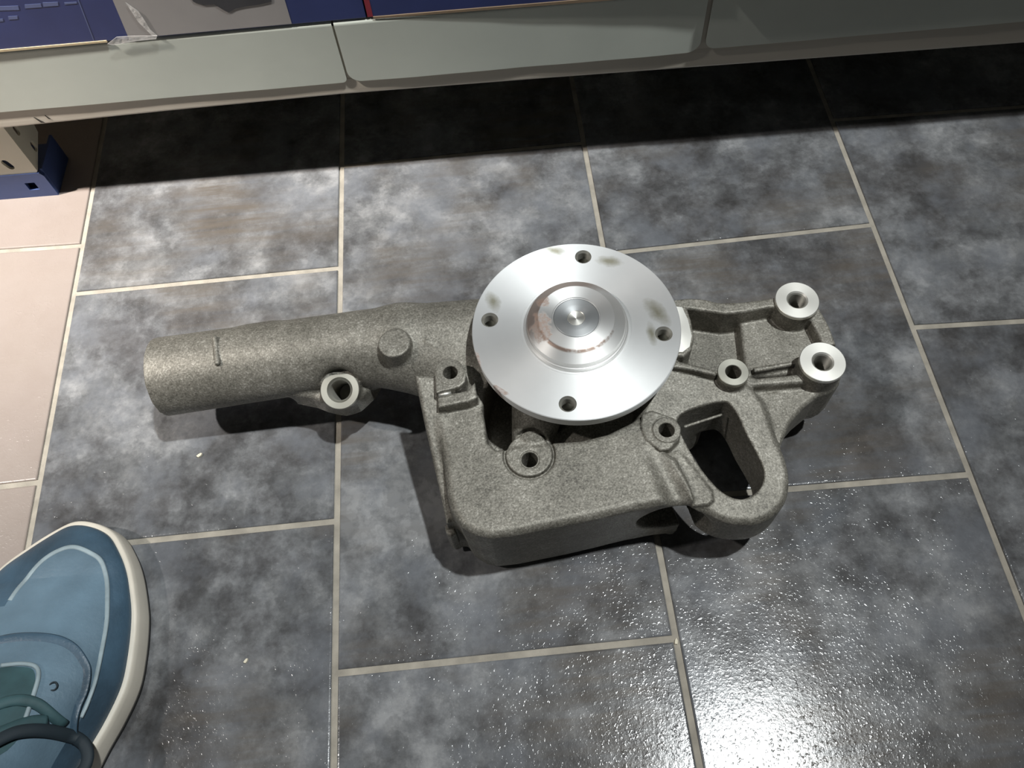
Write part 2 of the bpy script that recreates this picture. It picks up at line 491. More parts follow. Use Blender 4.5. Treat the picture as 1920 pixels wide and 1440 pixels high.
# moat cut round the shaft housing
MOAT = [(101.6, -169.5), (102.3, -176.5), (102.7, -190.7), (107.7, -195.9), (119.3, -194.6), (131.9, -195.4), (148.5, -178.5), (160.6, -133.2), (111.9, -138.5)]
F.sub(ext(MOAT, 42, 130, 3), 2.5)
MOAT2 = [(128.3, -195.0), (138.6, -194.9), (155.8, -195.5), (170.6, -193.3), (186.1, -187.3), (193.1, -180.3), (192.3, -155.5), (160.6, -133.2), (133.3, -148.4)]
F.sub(ext(MOAT2, 61, 130, 3), 2.5)
F.add(cyl(FC[0], FC[1], 33, 0, 92, 3, 0.20), 3)
# web from the shaft housing to the front bolt boss
F.add(rod((136, -164, 75), (126, -195, 59), 17, 10.5), 3)
F.add(ext([(115.7, -193.8), (137.9, -191.0), (137.3, -206.7), (132.4, -212.6), (124.1, -214.9), (116.5, -210.8), (113.0, -203.3)], 20, 70, 2), 2)
# right hand plate and slotted arm
ARM = [(191.5, -183.2), (197.2, -171.4), (207.9, -155.0), (226.3, -157.2), (250.2, -163.1), (262.3, -178.8), (265.4, -202.5), (266.8, -207.7), (268.0, -218.0), (267.3, -227.5), (263.5, -237.6), (256.4, -244.8), (246.3, -249.1), (236.1, -248.9), (226.5, -246.3), (217.8, -240.5), (211.3, -236.7), (204.6, -213.8), (199.1, -205.7), (192.8, -197.6)]
F.add(ext(smooth_poly(ARM), 30, (77.0, -0.045, 0.105), 4.0, 0.5), 3)
F.add(ext([(188.9, -156.3), (223.2, -156.8), (234.9, -175.9), (216.6, -190.9), (212.2, -213.4), (198.3, -208.5), (189.3, -191.0)], 3, 66, 4), 4)
SLOT = [(211.6, -188.3), (217.5, -183.2), (229.4, -180.1), (237.6, -179.0), (242.7, -180.1), (246.4, -188.0), (248.9, -199.8), (252.3, -211.5), (254.1, -221.3), (251.7, -228.5), (246.3, -233.5), (238.9, -235.7), (232.4, -233.4), (226.4, -227.5), (219.1, -214.5), (213.2, -197.7)]
SLOT = smooth_poly(SLOT); ARM = smooth_poly(ARM)
# groove between the body and the arm's rib
F.sub(rod((195.1, -209.8, 78.0), (206.2, -243.8, 73.0), 6.0, 8.0), 4)
F.sub(ext(SLOT, -30, 130, 2), 1.5)
# rib tip at the arm's left end
F.add(ext([(205.9, -213.9), (218.1, -219.4), (223.5, -230.9), (223.0, -235.9), (219.6, -238.6), (210.9, -238.2)], 40, 65.8, 1.5), 1)
F.add(ext([(202.0, -207.7), (209.4, -205.5), (218.1, -219.4), (211.2, -237.0), (208.4, -233.0)], 30, (77.6, -0.045, 0.105), 2.0), 1.5)
F.sub(ext(SLOT, -30, 130, 2), 1.0)
F.add(rod((217.1, -188.0, 60.0), (239.3, -183.0, 60.0), 1.0, 0.9), 0.8)
# web towards the far pads
WEB = [(258.5, -164.6), (269.6, -171.4), (289.2, -169.0), (314.5, -165.9), (311.6, -171.7), (306.3, -175.8), (297.3, -177.9), (286.7, -184.7), (277.4, -193.0), (271.4, -201.8), (267.6, -207.4), (264.2, -193.5), (259.6, -173.8)]
F.add(ext(WEB, 28, 62, 3), 3)
# bracket pocket: floor, step, walls
F.add(ext([(230.7, -98.3), (291.1, -103.8), (307.7, -105.9), (320.4, -121.7), (318.9, -156.4), (292.9, -162.6), (257.1, -163.8), (223.0, -156.0)], 24, 50, 2, 2), 3)
F.add(ext([(264.1, -121.2), (286.3, -114.1), (311.1, -121.2), (312.6, -146.5), (300.1, -161.7), (259.1, -160.4)], 26, 60, 2), 2)
F.add(ext([(223.5, -108.5), (233.3, -108.5), (242.1, -110.4), (249.6, -113.7), (257.4, -115.5), (268.8, -115.4), (283.6, -114.9), (299.7, -115.8), (298.0, -122.6), (279.6, -120.7), (263.1, -122.1), (252.7, -121.9), (240.6, -118.1), (231.3, -115.4), (222.2, -115.4)], 26, 73, 1.6, 0.4), 1.5)
F.add(ext([(218.8, -116.5), (228.8, -119.3), (229.4, -129.3), (229.0, -141.1), (225.8, -149.2), (220.7, -153.2), (212.2, -152.2)], 26, 81, 1.5), 1.5)
F.add(ext([(305.4, -121.9), (310.5, -123.7), (312.9, -137.1), (313.3, -149.6), (305.7, -150.5), (304.5, -141.0), (302.7, -129.7)], 26, 70, 1.5), 1.5)
F.add(ext([(214.8, -152.3), (225.8, -156.9), (238.5, -162.7), (237.0, -165.7), (225.0, -160.7), (213.9, -157.3)], 40, 77, 1.2), 1.2)
F.add(ext([(254.8, -162.0), (262.7, -165.8), (287.7, -165.9), (299.2, -163.7), (300.2, -171.7), (287.7, -172.0), (259.0, -171.0), (254.3, -168.3)], 30, 69, 2.0), 2)
F.add(ext([(263.2, -156.3), (286.8, -154.8), (287.0, -157.8), (263.4, -159.7)], 40, 65, 1.2), 1.5)
# bosses
R1, R2, B4 = (296.3, -119.8, 76.0), (299.8, -163.5, 76.0), (247.1, -165.1, 78.0)
B1, B2, B3 = (85.5, -150.4, 86.0), (125.4, -203.8, 72.5), (203.4, -195.6, 75.0)
F.add(cyl(R1[0], R1[1], 12.6, 26, 75.6, 0.6), 1.5)
F.add(cyl(R2[0], R2[1], 12.8, 26, 75.6, 0.6), 1.5)
F.add(cyl(B4[0], B4[1], 8.6, 40, 77.6, 0.5), 1.5)
F.add(ext([(76.3, -150.0), (77.2, -144.4), (80.4, -141.2), (85.4, -140.4), (90.3, -142.4), (93.7, -147.1), (94.5, -152.9), (93.6, -157.0), (90.4, -160.1), (85.2, -161.2), (76.6, -162.6)], 20, 85.6, 0.8), 1.5)
F.add(ext([(77.0, -162.6), (94.2, -161.1), (98.9, -155.8), (99.6, -166.3), (94.9, -168.1), (76.9, -170.1)], 20, 82, 1.2), 1.2)
# groove rings round the sunk bosses
def ringcut(c, r0, r1, z0):
    def fn(X, Y, Z):
        rr = np.hypot(X-c[0], Y-c[1])
        return np.maximum(np.abs(rr-(r0+r1)/2)-(r1-r0)/2, z0-Z)
    return fn, ((c[0]-r1, c[0]+r1), (c[1]-r1, c[1]+r1), (z0, z0+12))
F.add(cyl(B2[0], B2[1]+3, 13.0, 20, 72.2, 0.8), 0.5)
F.sub(ringcut((B2[0], B2[1]+3), 13.0, 14.6, 70.3), 0.8)
F.add(ext([(191.4, -183.7), (189.4, -191.5), (191.1, -199.7), (197.8, -207.3), (203.2, -207.0), (209.9, -201.2), (211.9, -194.2), (209.6, -188.5), (203.6, -185.1), (197.5, -181.7)], 20, 74, 1.0), 0.5)
F.add(cyl(B3[0], B3[1], 7.8, 40, 74.6, 0.5), 0.5)
# knob and sensor boss on the neck, raised mark
K = (53.3, -124.4, 83.0)
F.add(cyl(K[0], K[1], 9.7, 50, 83, 0.8), 1.5)
S = (14.8, -137.3, 56.0)
ST = math.radians(24); SN = (0.0, -math.sin(ST), math.cos(ST))
def along(c, n, d): return (c[0]+n[0]*d, c[1]+n[1]*d, c[2]+n[2]*d)
F.add(rod(along(S, SN, -0.4), along(S, SN, -22), 11.8, 13.0, flat=True), 1.5)
F.sub(rod(along(S, SN, 0), along(S, SN, 40), 12.6, 16, flat=True), 2.5)
F.add(ext([(-18.5, -130.6), (-0.1, -124.4), (24.2, -126.5), (37.1, -124.2), (31.6, -133.5), (22.8, -140.8), (13.5, -142.7), (2.8, -139.6), (-4.9, -135.3)], 30, 47, 2.5), 4)
F.add(rod((-58.1, -102.2, 74.3), (-55.7, -119.2, 72.9), 1.7, 1.7), 0.6)
F.add(rod((72.0, -122.9, 78.0), (84.6, -130.2, 74.0), 0.9, 0.9), 1.5)
# bores
F.sub(rod((-115, -108.5, 45), (0, -108.5, 53), 20.5, 19.5), 0.8)
for (c, r, zb) in ((R1, 6.4, 45), (R2, 6.4, 45), (B4, 5.0, 43), (B1, 5.2, 24), (B2, 5.2, 27), (B3, 5.2, 37)):
    F.sub(cyl(c[0], c[1], r, zb, 130, 0.2), 0.2)
F.sub(rod(along(S, SN, 6), along(S, SN, -32), 7.8, 7.8), 0.2)
# outlet recess in the front wall
F.sub(rod((203, -246, 44), (199, -212, 42), 20, 17), 2)
# relief under the block so that it stands on its rear face
F.sub(ext([(78.9, -206.8), (205.8, -205.1), (200.6, -234.0), (83.6, -234.6)], -20, 7, 2, 3), 3)

def surface_nets(Fd):
    D = Fd.D; h = Fd.h
    inside = D < 0
    c = np.zeros(tuple(n-1 for n in D.shape), np.uint8)
    corners = [(i, j, k) for i in (0, 1) for j in (0, 1) for k in (0, 1)]
    sl = lambda i, n: slice(i, n-1+i)
    sub = lambda A, o: A[sl(o[0], A.shape[0]), sl(o[1], A.shape[1]), sl(o[2], A.shape[2])]
    for o in corners: c += sub(inside, o)
    act = (c > 0) & (c < 8)
    idx = np.argwhere(act)
    vid = np.full(act.shape, -1, np.int32); vid[act] = np.arange(len(idx))
    vals = {o: D[idx[:, 0]+o[0], idx[:, 1]+o[1], idx[:, 2]+o[2]] for o in corners}
    acc = np.zeros((len(idx), 3)); cnt = np.zeros(len(idx))
    for a in corners:
        for ax in range(3):
            if a[ax] == 0:
                b = list(a); b[ax] = 1; b = tuple(b)
                va, vb = vals[a], vals[b]; cr = (va < 0) != (vb < 0)
                t = np.where(cr, va/np.where(cr, va-vb, 1), 0)
                p = np.tile(np.array(a, float), (len(idx), 1)); p[:, ax] += t
                acc[cr] += p[cr]; cnt[cr] += 1
    pos = idx+acc/cnt[:, None]
    pos = np.stack([Fd.x[0]+pos[:, 0]*h, Fd.y[0]+pos[:, 1]*h, Fd.z[0]+pos[:, 2]*h], 1)
    nrm = np.zeros((len(idx), 3))
    for o in corners:
        for ax in range(3): nrm[:, ax] += vals[o]*(1 if o[ax] else -1)
    nrm /= np.linalg.norm(nrm, axis=1)[:, None]+1e-9
    quads = []
    for ax in range(3):
        n = inside.shape
        s0 = [slice(0, n[0]), slice(0, n[1]), slice(0, n[2])]; s1 = list(s0)
        s0[ax] = slice(0, n[ax]-1); s1[ax] = slice(1, n[ax])
        A, B = inside[tuple(s0)], inside[tuple(s1)]
        e = np.argwhere(A != B)
        u, v = (ax+1) % 3, (ax+2) % 3
        ok = (e[:, u] > 0) & (e[:, v] > 0) & (e[:, u] < n[u]-1) & (e[:, v] < n[v]-1); e = e[ok]
        flip = ~A[e[:, 0], e[:, 1], e[:, 2]]
        def cell(du, dv):
            q = e.copy(); q[:, u] -= du; q[:, v] -= dv
            return vid[q[:, 0], q[:, 1], q[:, 2]]
        q = np.stack([cell(1, 1), cell(0, 1), cell(0, 0), cell(1, 0)], 1)
        q[flip] = q[flip][:, ::-1]
        quads.append(q)
    return pos, nrm, np.concatenate(quads)

pos, nrm, quads = surface_nets(F)
del F
cen = pos[quads].mean(1)
cx, cy = cen[:, 0], cen[:, 1]
arm_poly = [(p[0], p[1]) for p in ARM]
in_arm = (cx > 205) & (cy < -178) & (cx-205 > (-cy-245)*0.2-12)
part_of = np.where(cx < 62, 0, np.where((cx > 222) & (cy > -180), 2, np.where((cx > 212) & (cy <= -180), 3, 1)))
def cast_part(name, sel, label=None):
    qs = quads[sel]; used = np.unique(qs); remap = np.full(len(pos), -1, np.int32); remap[used] = np.arange(len(used))
    V_ = (pos[used]-np.array([BX, BY, 0]))*MM; Q = remap[qs]
    me = bpy.data.meshes.new(name)
    me.vertices.add(len(V_)); me.vertices.foreach_set('co', V_.astype(np.float32).ravel())
    me.loops.add(Q.size); me.loops.foreach_set('vertex_index', Q.astype(np.int32).ravel())
    me.polygons.add(len(Q)); me.polygons.foreach_set('loop_start', np.arange(0, Q.size, 4, dtype=np.int32))
    me.polygons.foreach_set('use_smooth', np.ones(len(Q), bool))
    me.update(calc_edges=True); me.validate()
    me.normals_split_custom_set_from_vertices([tuple(n) for n in nrm[used]])
    o = link(name, me, M['cast'], pump)
    if label: o['label'] = label
    return o
cast_part('pump_body', part_of == 1, 'rough grey cast iron pump body')
cast_part('inlet_pipe', part_of == 0, 'long round cast pipe neck')
cast_part('mounting_bracket', part_of == 2, 'cast bracket with an open pocket and two pads')
cast_part('slotted_arm', part_of == 3, 'rounded cast arm with a long slot')

# machined seats, bolt holes and threads
M['machined'] = make_turned('milled_iron', (0.86, 0.845, 0.79), 0.48, 0.2, rings=False)
M['machined_dull'] = make_turned('spot_faced_iron', (0.42, 0.41, 0.36), 0.5, 0.2, rings=False)
M['thread'] = simple('cut_thread_steel', (0.40, 0.39, 0.35), 0.42, 0.8, 0.1)
def local(p): return ((p[0]-BX)*MM, (p[1]-BY)*MM, p[2]*MM)
def seat(name, c, ro, ri, mat, thread=0, depth=30, chamfer=0.8, label=None, tilt=None, parent=pump):
    prof = [(ro, -2.5), (ro, -0.25), (ro-0.3, 0), (ri+chamfer, 0), (ri, -chamfer)]
    top = sharp(lathe(name, prof, 48), 30)
    o = link(name, top, mat, parent, local(c))
    if tilt: o.rotation_euler = (tilt, 0, 0)
    if label: o['label'] = label
    pr = []
    z = -chamfer
    if thread:
        while z > -depth:
            pr += [(ri, z), (ri-0.75, z-0.75), (ri, z-1.5)]; z -= 1.55
    else: pr = [(ri, z), (ri-0.1, -depth)]
    pr += [(ri-0.2, -depth), (0.01, -depth-1)]
    b = link('threaded_bore' if thread else 'bolt_bore', sharp(lathe('bore', pr, 32), 25), M['thread'] if thread else M['cast'], o)
    return o
seat('machined_pad', R1, 13.0, 5.6, M['machined'], 1, 38, label='bright milled round pad with a threaded hole')
seat('machined_pad', R2, 13.1, 5.6, M['machined'], 1, 38, label='bright milled round pad with a threaded hole')
seat('bolt_seat', B4, 8.9, 4.4, M['machined_dull'], 0, 34, 0.3)
seat('bolt_seat', (B1[0], B1[1], 85.9), 8.0, 4.2, M['cast'], 0, 60, 0.3)
seat('bolt_seat', (B2[0], B2[1], 72.4), 8.0, 4.5, M['cast'], 0, 44, 0.3)
seat('bolt_seat', (B3[0], B3[1], 74.9), 7.7, 4.4, M['cast'], 0, 36, 0.3)
seat('sensor_port', S, 11.9, 7.0, M['machined_dull'], 1, 30, 0.9, tilt=ST, label='spot faced threaded port on the pipe neck')
# milled gasket pad peeping out beside the flange
gp = [(218.5, -117.8), (225.8, -119.9), (227.5, -129.2), (227.5, -140.4), (224.9, -147.4), (220.2, -150.5), (212.6, -149.5)]
o = link('gasket_pad', prism('gasket_pad', [(p[0]-BX, p[1]-BY) for p in gp], 78, 81.4), M['machined'], pump); o['label'] = 'bright milled pad half hidden by the flange'
# dowel pin end below the left bolt boss
pa, pb = (77.7, -162.8, 83.0), (85.1, -162.0, 83.0)
o = link('dowel_pin', tube('dowel_pin', [(pa[0]-BX, pa[1]-BY, 82.6), (pb[0]-BX, pb[1]-BY, 82.6)], 1.3, 12), M['machined'], pump)

# drive flange: disc, four threaded holes, hub, shaft end
FA = math.radians(77.5); HR = 49.6; FZ = 98.0
stain = [[(114.3, -112.9)][0], [(185.1, -93.1)][0], [(206.8, -132.0)][0], [(154.0, -81.0)][0], [(201.4, -145.8)][0]]
sp = [((p[0]-FC[0]), (p[1]-FC[1])) for p in stain]
M['flange'] = make_turned('turned_steel_face', (0.80, 0.805, 0.80), 0.62, 0.68,
    stains=[(sp[0][0], sp[0][1], 4.5, 8, 0.2), (sp[1][0], sp[1][1], 9, 4.5, -0.3), (sp[2][0], sp[2][1], 5.5, 12, 0.5), (sp[3][0], sp[3][1], 8, 3.5, -0.4), (sp[4][0], sp[4][1], 3.5, 8, 0.0)],
    rust=[(-57.5, -14, 1.6, 9, 0.2), (-47, -35, 1.4, 6, 0.9)])
M['hub'] = make_turned('turned_steel_hub', (0.80, 0.795, 0.78), 0.50, 0.66, rust=[(-19.5, -3, 5.5, 11, 0.15), (-17, 13, 4, 4, 0)], bands=[(21.6, 28.0, -14, 22, 0.8, 0.5, 90), (20.9, 22.6, -8, -20, 0.95, 1.6, 260)])
M['shaft'] = make_turned('ground_shaft_end', (0.36, 0.37, 0.375), 0.55, 0.6)
M['centre'] = make_turned('drilled_centre', (0.85, 0.84, 0.78), 0.4, 0.6)
fl = (FC[0]-BX, FC[1]-BY)
disc = prism('flange_disc', circle(0, 0, 58.9, 128), -0.001, 0, [circle(HR*math.cos(FA+k*math.pi/2), HR*math.sin(FA+k*math.pi/2), 4.9, 32) for k in range(4)])
# keep only the upper face of the plate and add its turned rim and underside
bm = bmesh.new(); bm.from_mesh(disc)
bmesh.ops.delete(bm, geom=[f for f in bm.faces if abs(f.normal.z) < 0.5], context='FACES')
for vtx in bm.verts:
    if vtx.co.z < -1e-7: vtx.co.z = -7.0*MM
rim = [(58.9, 0), (59.3, -0.4), (59.3, -1.0), (59.0, -6.2), (58.9, -7.0)]
n = 128; prev = None
for r, z in rim:
    ring = [bm.verts.new((r*MM*math.cos(2*math.pi*i/n), r*MM*math.sin(2*math.pi*i/n), z*MM)) for i in range(n)]
    if prev:
        for i in range(n): bm.faces.new((prev[i], ring[i], ring[(i+1) % n], prev[(i+1) % n]))
    prev = ring
bm.to_mesh(disc); bm.free(); disc.update()
for p in disc.polygons: p.use_smooth = True
sharp(disc, 15)
o = link('flange_disc', disc, M['flange'], pump, (fl[0]*MM, fl[1]*MM, FZ*MM)); o['label'] = 'bright turned steel flange disc with four tapped holes'
pr = [(4.9, 0), (4.2, -0.7)]; z = -0.7
while z > -6.4: pr += [(4.2, z), (3.6, z-0.6), (4.2, z-1.2)]; z -= 1.25
th = sharp(lathe('threaded_hole', pr+[(4.2, -6.9), (4.1, -17), (0.01, -17.2)], 32), 25)
for k in range(4):
    a = FA+k*math.pi/2
    link('threaded_hole', th, None if k else M['thread'], o, (HR*MM*math.cos(a), HR*MM*math.sin(a), 0))
hub = sharp(lathe('hub', [(31.2, 0.15), (31.0, -0.3), (30.2, -0.3), (29.8, 0.2), (29.6, 1.4), (28.9, 2.0), (28.4, 2.0), (27.9, 2.5), (27.6, 5.2), (21.9, 9.2), (21.4, 9.6), (13.6, 9.9), (13.2, 9.3), (12.9, 9.3)], 96), 12)
h = link('hub', hub, M['hub'], pump, (fl[0]*MM, fl[1]*MM, FZ*MM)); h['label'] = 'stepped turned hub with patches of rust'
sh = sharp(lathe('shaft_end', [(12.9, 9.0), (12.6, 9.6), (12.2, 9.8), (8.6, 9.8), (7.4, 9.7), (5.0, 9.2)], 64), 20)
s_ = link('shaft_end', sh, M['shaft'], pump, (fl[0]*MM, fl[1]*MM, FZ*MM)); s_['label'] = 'dark ground shaft end'
ce = sharp(lathe('centre_hole', [(5.0, 9.2), (4.6, 8.9), (0.01, 8.6)], 48), 30)
link('centre_hole', ce, M['centre'], s_)
nk = lathe('bearing_neck', [(20.5, -7), (24, -9), (26, -12), (26, -20)], 64)
link('bearing_neck', nk, M['cast'], pump, (fl[0]*MM, fl[1]*MM, FZ*MM))

# ---------------------------------------------------------------- shelving unit
M['panel'] = simple('grey_green_enamel', (0.58, 0.61, 0.545), 0.42, 0.0, 0.07, 9)
M['beam'] = simple('taupe_enamel', (0.53, 0.485, 0.41), 0.4, 0.0, 0.06, 8)
M['post'] = simple('cream_enamel', (0.62, 0.60, 0.50), 0.4, 0.0, 0.05, 20)
M['blue_plastic'] = simple('blue_plastic', (0.045, 0.075, 0.20), 0.45, 0.0, 0.1, 40)
M['scuff'] = simple('bare_scuff', (0.035, 0.03, 0.024), 0.7)
ANG = math.atan(-0.0318073548)
shelf = empty('shelving_unit', (-231.1*MM, 93.35*MM, 0), ANG)
tag(shelf, 'cream and grey-green steel shelving unit with a low bottom shelf', 'shelving')
TILT = 0.005
def tilt_up(o): o.rotation_euler = (0, -TILT, 0); o.location = (0, 0, -TILT*250*MM); return o
def zt(x): return TILT*(x-250)
def sheet(name, x0, x1, zbot, ztop, depth, rc0, rc1, mat, parent, front=-1.0, wav=0.0):
    xs = [x0+ (x1-x0)*t for t in (0, 1)]
    cols = [x0+rc0*(1-math.cos(a)) for a in np.linspace(0, math.pi/2, 7)] + list(np.linspace(x0+rc0, x1-rc1, 26)[1:-1]) + [x1-rc1*(1-math.cos(a)) for a in np.linspace(math.pi/2, 0, 7)]
    def zb(x):
        if x < x0+rc0: return zbot+rc0-math.sqrt(max(0, rc0**2-(x0+rc0-x)**2))
        if x > x1-rc1: return zbot+rc1-math.sqrt(max(0, rc1**2-(x-x1+rc1)**2))
        return zbot
    rb = 3.0; v, f = [], []; nr = None
    for x in cols:
        b = zb(x)
        prof = [(front, b+(ztop-rb-b)*t) for t in (0, 0.25, 0.5, 0.75, 1)]
        prof += [(front+rb*(1-math.cos(a)), ztop-rb+rb*math.sin(a)) for a in np.linspace(0, math.pi/2, 6)[1:]]
        prof += [(front+depth, ztop)]
        nr = len(prof)
        wv = wav*(math.sin(x*0.05+ztop)+0.6*math.sin(x*0.113+2))
        for i, (y, z) in enumerate(prof): v.append((x, y+(wv*(1-i/4.0) if i < 4 else 0), z))
    for i in range(len(cols)-1):
        for k in range(nr-1): f.append((i*nr+k, (i+1)*nr+k, (i+1)*nr+k+1, i*nr+k+1))
    me = mesh(name, v, f)
    o = tilt_up(link(name, me, mat, parent))
    m = o.modifiers.new('thickness', 'SOLIDIFY'); m.thickness = 1.0*MM; m.offset = -1
    return o
XA = (260.0, 122.4)[0]; XB = (505.0, 113.3)[0]
sheet('shelf_panel', -420, XA, 96.6, 145.6, 330, 2, 3.5, M['panel'], shelf, -1.0, 0.12)
sheet('shelf_panel', XA+1.6, XB, 96.8, 145.6, 330, 9, 9, M['panel'], shelf, -1.4, 0.22)
sheet('shelf_panel', XB+3.5, XB+420, 98.6, 146.6, 330, 7, 5, M['panel'], shelf, -1.0, 0.12)
# front beam: upright face, lower lip turned under
prof = [(0.8, 141), (0.8, 99), (0.5, 96.0), (0.2, 88), (0.2, 85), (1.2, 83.2), (3.4, 82.6), (24, 82.6)]
v, f = [], []
bx_ = [-440, -200, 14, 130, 252, 400, 540, 729, 940]; bo_ = [-8, -5.5, -3.2, -0.2, 2.0, 1.2, -0.3, -2.0, -3.0]   # the old beam is slightly bowed
for x, dz in zip(bx_, bo_):
    for y, z in prof: v.append((x, y, z+dz*(1 if z < 98 else 0)))
n = len(prof)
for i in range(len(bx_)-1):
    for k in range(n-1): f.append((i*n+k, i*n+k+1, i*n+n+k+1, i*n+n+k))
o = link('front_beam', mesh('front_beam', v, [tuple(reversed(q)) for q in f]), M['beam'], shelf)
m = o.modifiers.new('thickness', 'SOLIDIFY'); m.thickness = 0.9*MM; m.offset = 1
beam = o
for (px_, w_, h_) in (((35.5, 82.5), 5.0, 5.5), ((42.6, 84.3), 2.4, 3.6)):
    pts = [(px_[0]-w_/2, px_[1]+h_/2), (px_[0]-w_/4, px_[1]+h_/3), (px_[0]+w_/2, px_[1]-h_/2), (px_[0], px_[1]-h_/2.2)]
    yy = 1.15
    link('paint_chip', mesh('paint_chip', [(a, -0.15, b) for a, b in [(i, j+2.5) for i, j in pts]]+[(a, 1.0, b) for a, b in [(i, j+2.5) for i, j in pts]], [(3, 2, 1, 0), (4, 5, 6, 7), (0, 1, 5, 4), (1, 2, 6, 5), (2, 3, 7, 6), (3, 0, 4, 7)]), M['scuff'], beam)
# rounded end hook of the beam on the post
def rot_xz(me, y):   # prism drawn in x/z, thickness along y
    for vtx in me.vertices:
        x, yy, z = vtx.co; vtx.co = (x, y*MM-z, yy)
    me.flip_normals(); me.update(); return me
hk = [(-60, 88), (-30, 88), (-24, 86), (-20, 80), (-14, 74), (-12, 70), (-14, 66), (-20, 63.5), (-30, 63), (-60, 63)]
link('beam_hook', rot_xz(prism('beam_hook', hk, 0, 2.2), 9.4), M['beam'], shelf)
# slotted angle post
def slot(cx, cz, w, h, n=6):
    r = w/2; out = []
    for i in range(n+1): out.append((cx+r*math.cos(math.pi*i/n), cz+h/2-r+r*math.sin(math.pi*i/n)))
    for i in range(n+1): out.append((cx-r*math.cos(math.pi*i/n), cz-h/2+r-r*math.sin(math.pi*i/n)))
    return out
def slant(cx, cz, w, h, a):
    return [((x-cx)*math.cos(a)-(z-cz)*math.sin(a)+cx, (x-cx)*math.sin(a)+(z-cz)*math.cos(a)+cz) for x, z in slot(cx, cz, w, h)]
s0 = (-17.2, 35.9)
zs = [s0[1]+k*42 for k in range(14)]
front = prism('post', [(-46, 24), (-3, 24), (0, 27), (0, 640), (-46, 640)], 0, 2, [slant(s0[0]-1, z, 5.5, 10.5, 0.35) for z in zs])
p1 = link('post', rot_xz(front, 11.5), M['post'], shelf)
# side flange of the post, running back
sd = prism('post_flange', [(11.5, 27), (40, 38), (44, 52), (44, 640), (11.5, 640)], 0, 2, [slot(25, z+2, 5, 10) for z in zs]+[slot(20, z+24, 5, 10) for z in zs[:-1]])
for vtx in sd.vertices:
    x, y, z = vtx.co; vtx.co = (z-0.002, x, y)
sd.update()
link('post_flange', sd, M['post'], p1)
# blue plastic foot cap
q0 = (-12.5, 10.1)
ft = prism('post_foot', [(-46, 0), (2.6, 0), (2.6, 22), (0.5, 25.5), (-46, 25.5)], 0, 3, [[(q0[0]-4, 8), (q0[0]+4, 8), (q0[0]+4, 16), (q0[0]-4, 16)]])
ft = link('post_foot', rot_xz(ft, 11.6), M['blue_plastic'], shelf); ft['label'] = 'blue plastic foot cap'
link('foot_side', box_mesh('foot_side', 1.0, 3.0, 11.6, 48, 0.2, 27), M['blue_plastic'], ft)
link('foot_core', box_mesh('foot_core', -45, 0.4, 15, 46, 0.2, 20), M['blue_plastic'], ft)
# rear beam and back sheet: what closes the dark space under the shelf
link('rear_beam', box_mesh('rear_beam', -440, 940, 328, 333, 60, 144), M['beam'], shelf)
link('back_panel', box_mesh('back_panel', -440, 940, 334, 336, 0.2, 640), M['beam'], shelf)

# ---------------------------------------------------------------- cartons on the shelf
M['blue_card'] = simple('blue_printed_card', (0.035, 0.05, 0.165), 0.35, 0.0, 0.12, 25)
M['grey_card'] = simple('grey_printed_card', (0.36, 0.34, 0.33), 0.4, 0.0, 0.06, 20)
M['dark_print'] = simple('dark_print', (0.05, 0.05, 0.055), 0.4)
M['pale_print'] = simple('pale_blue_print', (0.12, 0.15, 0.30), 0.4)
M['red_card'] = simple('red_printed_card', (0.30, 0.03, 0.05), 0.4)
M['kraft'] = simple('raw_kraft_card', (0.62, 0.50, 0.32), 0.8, 0.0, 0.12, 60)
M['kraft_dark'] = simple('brown_corrugated_card', (0.28, 0.20, 0.13), 0.85, 0.0, 0.15, 60)
def film():
    m, nt, b = new_mat('clear_tape')
    b.inputs['Base Color'].default_value = (0.9, 0.88, 0.85, 1); b.inputs['Roughness'].default_value = 0.12
    b.inputs['Alpha'].default_value = 0.35
    v = coords(nt); bp = N(nt, 'ShaderNodeBump'); bp.inputs['Distance'].default_value = 0.001
    L(nt, noise(nt, v, 120, 3), bp.inputs['Height']); L(nt, bp.outputs[0], b.inputs['Normal'])
    return m
M['film'] = film()
def plate(name, pts, mat, parent, y, t=0.12):
    return link(name, rot_xz(prism(name, pts, 0, t), y), mat, parent)
def carton(name, x0, x1, z0, h, depth, rz, y0, mat, label):
    b = empty(name, (0, 0, 0), 0)
    M4 = shelf.matrix_basis if False else Matrix.Translation(shelf.location) @ Matrix.Rotation(ANG, 4, 'Z') @ Matrix.Translation((0, 0, -TILT*250*MM)) @ Matrix.Rotation(-TILT, 4, 'Y')
    p = M4 @ Vector((x0*MM, y0*MM, z0*MM))
    b.location = p; b.rotation_euler = (M4 @ Matrix.Rotation(rz, 4, 'Z')).to_euler()
    body = link('carton_body', box_mesh('carton_body', 0, x1-x0, 0, depth, 0, h), mat, b); bevel(body, 0.7, 2)
    tag(b, label, 'box', 'cartons on the bottom shelf')
    return b
